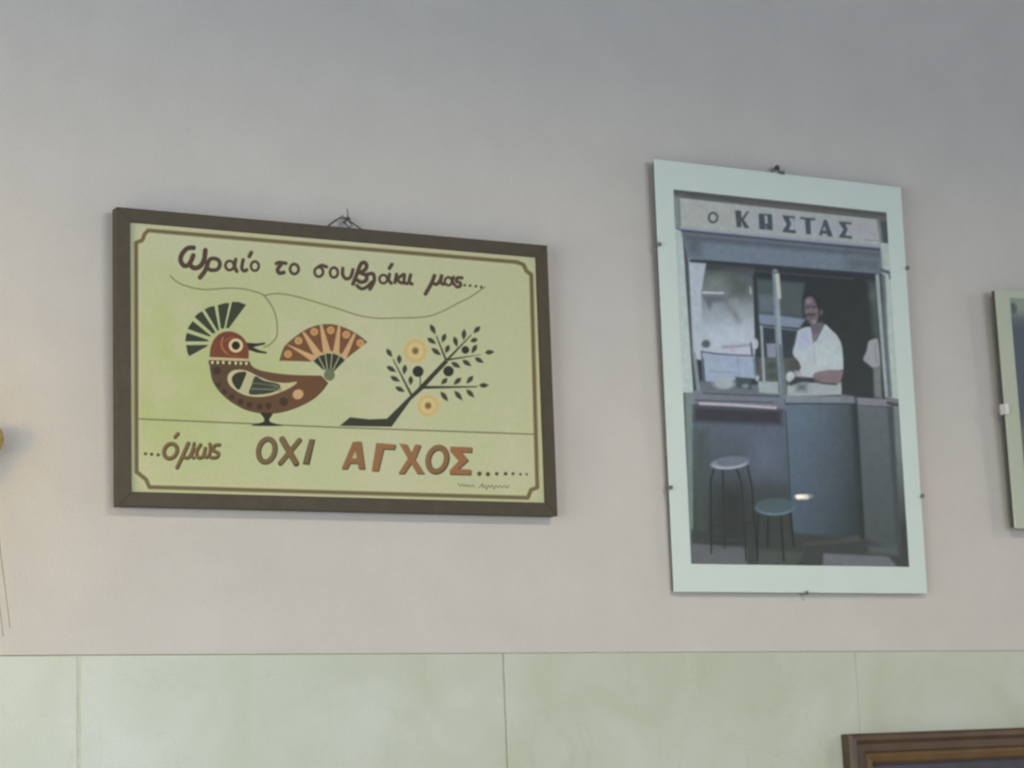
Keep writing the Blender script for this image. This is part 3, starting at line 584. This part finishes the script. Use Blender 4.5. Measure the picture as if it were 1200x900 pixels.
P.poly(smooth(p6((405, 355), (540, 330), (640, 340), (658, 350), (622, 450), (540, 462), (440, 445), (398, 410)), 3, True), (140, 124, 128), 2); P.line(p6((270, 385), (400, 410), (470, 445), (600, 458)), 2.2, (84, 76, 84), 2.2, .9)
P.dot(*p6((195, 385))[0], 5.2, 6, (190, 200, 204), 2.4); P.poly(p6((240, 380), (300, 395), (330, 420), (200, 465), (165, 455)), (68, 72, 78), 2.4, .9); P.poly(p6((230, 330), (290, 340), (300, 390), (240, 380)), (176, 182, 188), 2.5, .8)
# counter, ledge and front panels
P.poly([(812, 455), (918, 463), (920, 480), (806, 470)], (122, 128, 142), 1.8); P.line([(824, 458.5), (912, 464)], 1.4, (66, 66, 82), 1.8); P.line([(814, 466.5), (905, 471)], 1.4, (72, 76, 92), 1.6)
P.poly([(802, 458), (813, 458), (812, 662), (808, 660)], (124, 140, 136), 3)
P.poly([(811, 472), (919, 479), (928, 645), (811, 640)], lambda x, y: (mixv((94, 104, 118), (66, 72, 68), 505, 600)(x, y)), 2)
P.poly([(812, 473), (916, 480), (916, 498), (812, 492)], (64, 64, 70), 6, .85); P.poly([(870, 505), (918, 505), (922, 560), (880, 560)], (100, 114, 132), 18, .6)
P.poly([(812, 500), (830, 500), (826, 640), (812, 636)], (80, 90, 86), 8, .6)
P.line([(820, 470.5), (860, 473), (908, 477.3)], 3.1, (192, 182, 194), 1.6)
def doorc(x, y):
    t = np.clip((x - 925) / 78, 0, 1)[:, None]; v = np.clip((y - 480) / 150, 0, 1)[:, None]
    c = lin((104, 122, 140)) * (1 - t ** 1.4) + lin((74, 84, 86)) * t ** 1.4; return c * (1 - v) + c * v * .62
P.poly([(918, 474), (1004, 472), (1012, 628), (970, 632), (928, 634)], doorc, 2); P.line([(920, 482), (928, 632)], 1.3, (52, 60, 66), 1.6)
P.line([(1001, 476), (1005, 540), (1010, 632)], 8, (54, 60, 60), 5, .9)
P.poly([(920, 463), (1000, 466), (1001, 473), (920, 472)], (132, 144, 152), 2); P.line([(920, 472.5), (1000, 474.5)], 1.6, (66, 76, 88), 1.8); P.poly([(984, 462), (1001, 466), (1001, 473), (984, 472)], (126, 130, 140), 3, .7)
P.poly([(1005, 476), (1043, 478), (1053, 645), (1014, 645)], mixv((104, 112, 116), (82, 90, 92), 480, 640), 2); P.poly([(1004, 467), (1042, 470), (1043, 478), (1005, 476)], (134, 138, 148), 1.8); P.line([(1005, 476.5), (1040, 479)], 1.3, (84, 92, 98), 1.6)
P.line([(1042, 480), (1053, 650)], 5, (72, 80, 82), 4, .9); P.poly([(1047, 476), (1057, 476), (1068, 665), (1056, 660)], mixv((124, 134, 136), (66, 72, 70), 520, 620), 3)
P.poly([(1039, 467), (1053, 470), (1053, 478), (1041, 476)], (120, 126, 130), 2); P.line([(1040, 474), (1053, 477)], 3, (64, 68, 70), 2)
# floor
P.poly([(808, 618), (930, 624), (1014, 634), (1056, 648), (1066, 670), (808, 660)], (68, 74, 72), 5)
P.poly([(808, 634), (874, 640), (874, 662), (808, 660)], (104, 108, 112), 3); P.poly([(884, 642), (940, 648), (930, 666), (884, 664)], (82, 88, 84), 5); P.poly([(964, 649), (1040, 654), (1052, 668), (962, 666)], (116, 118, 124), 3, .9); P.line([(940, 638), (1005, 634)], 3, (96, 92, 96), 4, .7)
P.poly([(1016, 640), (1050, 642), (1054, 655), (1016, 650)], (92, 100, 102), 5, .7)
# stools
lg = (40, 44, 48)
for q in ([(836, 545), (832, 560), (832, 646)], [(846, 549), (848, 640)], [(862, 547), (868, 565), (873, 655)], [(875, 544), (880, 570), (884, 625), (886, 648)]): P.line(q, 1.9, lg, 1.6)
P.line([(833, 614), (848, 612), (868, 613), (884, 610)], 1.6, lg, 1.8, .7); P.line([(833, 625), (850, 628), (870, 626)], 1.5, lg, 1.8, .7); P.poly([(834, 560), (876, 560), (884, 640), (834, 640)], (58, 62, 60), 10, .4)
P.dot(854, 541.5, 21, 6.4, (172, 176, 192), 1.8, ang=-3); P.dot(856, 538.8, 20.8, 6.0, (112, 122, 138), 2.4, ang=-4); P.line([(833, 633), (846, 635), (869, 635)], 1.4, lg, 1.8, .7)
for q in ([(887, 602), (886, 656)], [(899, 606), (898, 640)], [(914, 606), (917, 657)], [(925, 602), (929, 640)]): P.line(q, 2.1, lg, 1.8)
P.dot(907, 594.5, 22, 8.6, (112, 140, 152), 2); P.dot(907, 592, 23, 8.8, (84, 102, 110), 2.4)
n2 = vnoise(P.X, P.Y, 6., 7) * .5 + vnoise(P.X, P.Y, 2.4, 8) * .5 - .5; g_ = P.I @ np.array([.3, .5, .2])
P.I *= (np.clip(g_ / .36, .05, 1.35) ** .07)[:, None]; P.I *= (1 + .22 * n2 + .10 * (np.random.RandomState(6).rand(len(P.X)) - .5))[:, None]
P.build('photo_print', photo, .00185, ink_mat('glossy_photo_print', .45, .4))
for fx, fz, an in ((0, HB * .795, 90), (0, HB * .235, 90), (WB, HB * .795, -90), (WB, HB * .235, -90), (WB * .5, 0, 0), (WB * .5, HB, 180)): clip(photo, fx, fz, an, None, .6)
b = bmesh.new(); tube(b, [MB_.inverted() @ Vector(q) for q in ((1.104, -.004, 2.113), (1.106, -.007, 2.124), (1.112, -.009, 2.129), (1.118, -.007, 2.124), (1.120, -.004, 2.113))], .0016, 6); obj('hanging_ring', b, M_clip, photo, True)
b = bmesh.new(); r = lathe(b, [(.0014, -.01), (.0014, .010), (.0042, .0105), (.0042, .0125), (.0005, .0135)], 10, Matrix.Translation((1.112, 0, 2.1265)) @ Matrix.Rotation(R(90), 4, 'X')); b.faces.new(r[-1])
nail = obj('nail', b, bpy.data.materials['grey_steel_nail'], None, True); tag(nail, 'small grey nail above the top edge of the kiosk photograph', 'nail')

# right-hand clip frame, cut by the edge of the view
WC, HC = .56, .3905
MC = frame_matrix(1.5191, 1.5709, .9, .9, .024)
pc = thing('clip_framed_picture', 'pale clip-framed picture at the right edge, standing off the wall', 'picture', MC)
bx('backing_board', (.003, .0035, .003), (WC - .003, .014, HC - .003), M_board, pc, .0008)
M_mat2 = mat('pale_green_mount', alb(180, 186, 168), rough=.85, noise=.02, nscale=30)
bx('mount_card', (.001, .0022, .001), (WC - .001, .0035, HC - .001), M_mat2, pc)
b = bmesh.new(); box(b, (0, 0, 0), (WC, .0018, HC), .0005); obj('glass_pane', b, M_glass, pc)
bx('spacer_block', (.08, .014, .02), (WC - .08, .023, HC - .04), M_board, pc)
IX = .0305
P = Print([(0, 0), (100, 0), (100, 70), (0, 70)], [(IX, HC - .014), (WC - .03, HC - .014), (WC - .03, .02), (IX, .02)], IX, WC - .03, .02, HC - .014, 220, 160, (104, 112, 112))
P.poly([(-2, -2), (102, -2), (102, 5), (-2, 5)], (140, 150, 136), 3); P.dot(1.2, 3.4, 1.5, 1.9, (84, 94, 96), .8); P.poly([(-2, 8), (102, 6), (102, 40), (-2, 42)], (78, 86, 100), 4); P.poly([(-2, 42), (102, 40), (102, 72), (-2, 72)], (104, 108, 90), 6)
P.poly([(20, 18), (44, 16), (44, 50), (20, 52)], (132, 136, 136), 3); P.poly([(55, 22), (88, 22), (88, 58), (55, 58)], (92, 82, 70), 3)
P.build('picture_print', pc, .00185, ink_mat('faded_picture_print', .5, .4))
M_clip2 = mat('bright_steel_clip', (.75, .75, .7), rough=.4, metal=.3)
o = clip(pc, -.0012, HC * .492, 90, M_clip2); o.scale = (1.7, 1, 1)
clip(pc, WC, HC * .5, -90); clip(pc, WC * .5, 0, 0); clip(pc, WC * .5, HC, 180)

# ============================================================ brown wooden frame hung on the tiles
MD = frame_matrix(1.1655, .93, .48, 0.3, .030)
WD, HD = .56, .3266
fr = thing('wooden_picture_frame', 'brown moulded wooden frame at the bottom right on the marble tiles', 'picture', MD)
M_wood = mat('brown_stained_wood', alb(74, 58, 42), rough=.4, noise=.25, nscale=18, spec=.5)
M_wood_l = mat('brown_wood_inner_lip', alb(96, 74, 46), rough=.4, noise=.2, nscale=18)
b = bmesh.new(); mould(b, WD, HD, [(0, .022), (0, .004), (.004, 0), (.010, -.001), (.016, .004), (.026, .003), (.030, .006), (.030, .022)]); obj('outer_moulding', b, M_wood, fr)
b = bmesh.new(); mould(b, WD - .06, HD - .06, [(0, .022), (0, .006), (.004, .0035), (.012, .007), (.016, .012), (.016, .022)], .03, .03); obj('inner_moulding', b, M_wood_l, fr)
M_dpic = mat('dark_picture', alb(70, 68, 76), rough=.5, noise=.3, nscale=8)
bx('picture_print', (.042, .016, .042), (WD - .042, .018, HD - .042), M_dpic, fr)
bx('glass_pane', (.043, .0145, .043), (WD - .043, .0155, HD - .043), M_glass, fr)
bx('backing_board', (.034, .0185, .034), (WD - .034, .0215, HD - .034), M_board, fr)

# ============================================================ dried bunch at the left edge
bq = thing('dried_flower_bunch', 'dried ochre flower bunch with thin drooping stems at the left edge', 'dried flowers', loc=(-.20, -.02, 1.72))
M_straw = mat('dry_straw', alb(128, 124, 104), rough=.8, noise=.2, nscale=60); M_ochre = mat('ochre_seed_head', alb(158, 136, 80), rough=.85, noise=.25, nscale=120)
M_twine = mat('jute_twine', (.3, .22, .12), rough=.9)
base = Vector((-.20, -.02, 1.72)); random.seed(11)
def stem(P_, r=.0011):
    b = bmesh.new(); Q_ = smooth3(P_); n = len(Q_); tube(b, [q - base for q in Q_], [r * (1 - .6 * k / (n - 1)) for k in range(n)], 5); obj('stem', b, M_straw, bq, True)
def smooth3(P_, n=5):
    P_ = [Vector(q) for q in P_]; out = []
    for k in range(len(P_) - 1):
        a, b_, c, d = P_[max(k - 1, 0)], P_[k], P_[k + 1], P_[min(k + 2, len(P_) - 1)]
        for t in [i / n for i in range(n)]: out.append(.5 * (2 * b_ + (c - a) * t + (2 * a - 5 * b_ + 4 * c - d) * t * t + (3 * b_ - a - 3 * c + d) * t ** 3))
    return out + [P_[-1]]
tips = [(-.114, -.02, 1.645), (-.155, -.03, 1.62), (-.185, -.03, 1.60), (-.225, -.03, 1.615), (-.262, -.025, 1.65), (-.205, -.035, 1.66)]
for q in tips:
    q = Vector(q); stem([(-.20, -.018, 1.80), (-.20, -.02, 1.73), ((q.x - .2) / 2 , q.y, 1.715), q])
    b = bmesh.new(); bmesh.ops.create_icosphere(b, subdivisions=3, radius=.017 if q.x < -.12 else .0135)
    for v in b.verts:
        k = math.sin(v.co.x * 900) * math.sin(v.co.y * 800 + 1) * math.sin(v.co.z * 850 + 2); v.co *= 1 + .16 * k; v.co.z *= 1.35; v.co += q - base
    obj('seed_head', b, M_ochre, bq, True)
for dx, tip in ((0, (-.0895, -.016, 1.412)), (.004, (-.099, -.02, 1.402)), (-.01, (-.13, -.02, 1.40)), (-.02, (-.17, -.03, 1.39)), (-.03, (-.21, -.02, 1.40)), (-.04, (-.25, -.03, 1.42))):
    t_ = Vector(tip); stem([(-.20 + dx, -.018, 1.80), (-.195 + dx, -.02, 1.73), (t_.x - .032 , -.026, 1.60), (t_.x - .012, -.022, 1.49), t_], .0011)
b = bmesh.new(); lathe(b, [(.006, -.006), (.011, -.004), (.011, .004), (.006, .006)], 16, Matrix.Translation((0, .0, .03))); obj('twine_binding', b, M_twine, bq, True)
# amber wall lamp beyond the left edge
lamp = thing('wall_lamp', 'small amber glass wall lamp left of the dried flower bunch', 'wall lamp', loc=(-.46, 0, 1.62))
b = bmesh.new(); lathe(b, [(.001, 0), (.04, 0), (.04, .008), (.012, .014), (.010, .20), (.001, .202)], 24, Matrix.Rotation(R(90), 4, 'X')); obj('wall_plate', b, mat('brass', (.5, .36, .15), rough=.3, metal=1), lamp, True)
b = bmesh.new(); lathe(b, [(.02, .05), (.045, .02), (.058, -.03), (.05, -.07), (.02, -.09)], 24, Matrix.Translation((0, -.24, 0))); obj('glass_shade', b, glass_mat('amber_glass', (1, .72, .35), .1), lamp, True)
b = bmesh.new(); bmesh.ops.create_icosphere(b, subdivisions=3, radius=.022, matrix=Matrix.Translation((0, -.24, -.015))); obj('bulb', b, mat('lit_bulb', (1, .8, .5), emit=((1, .86, .08), 105)), lamp, True)
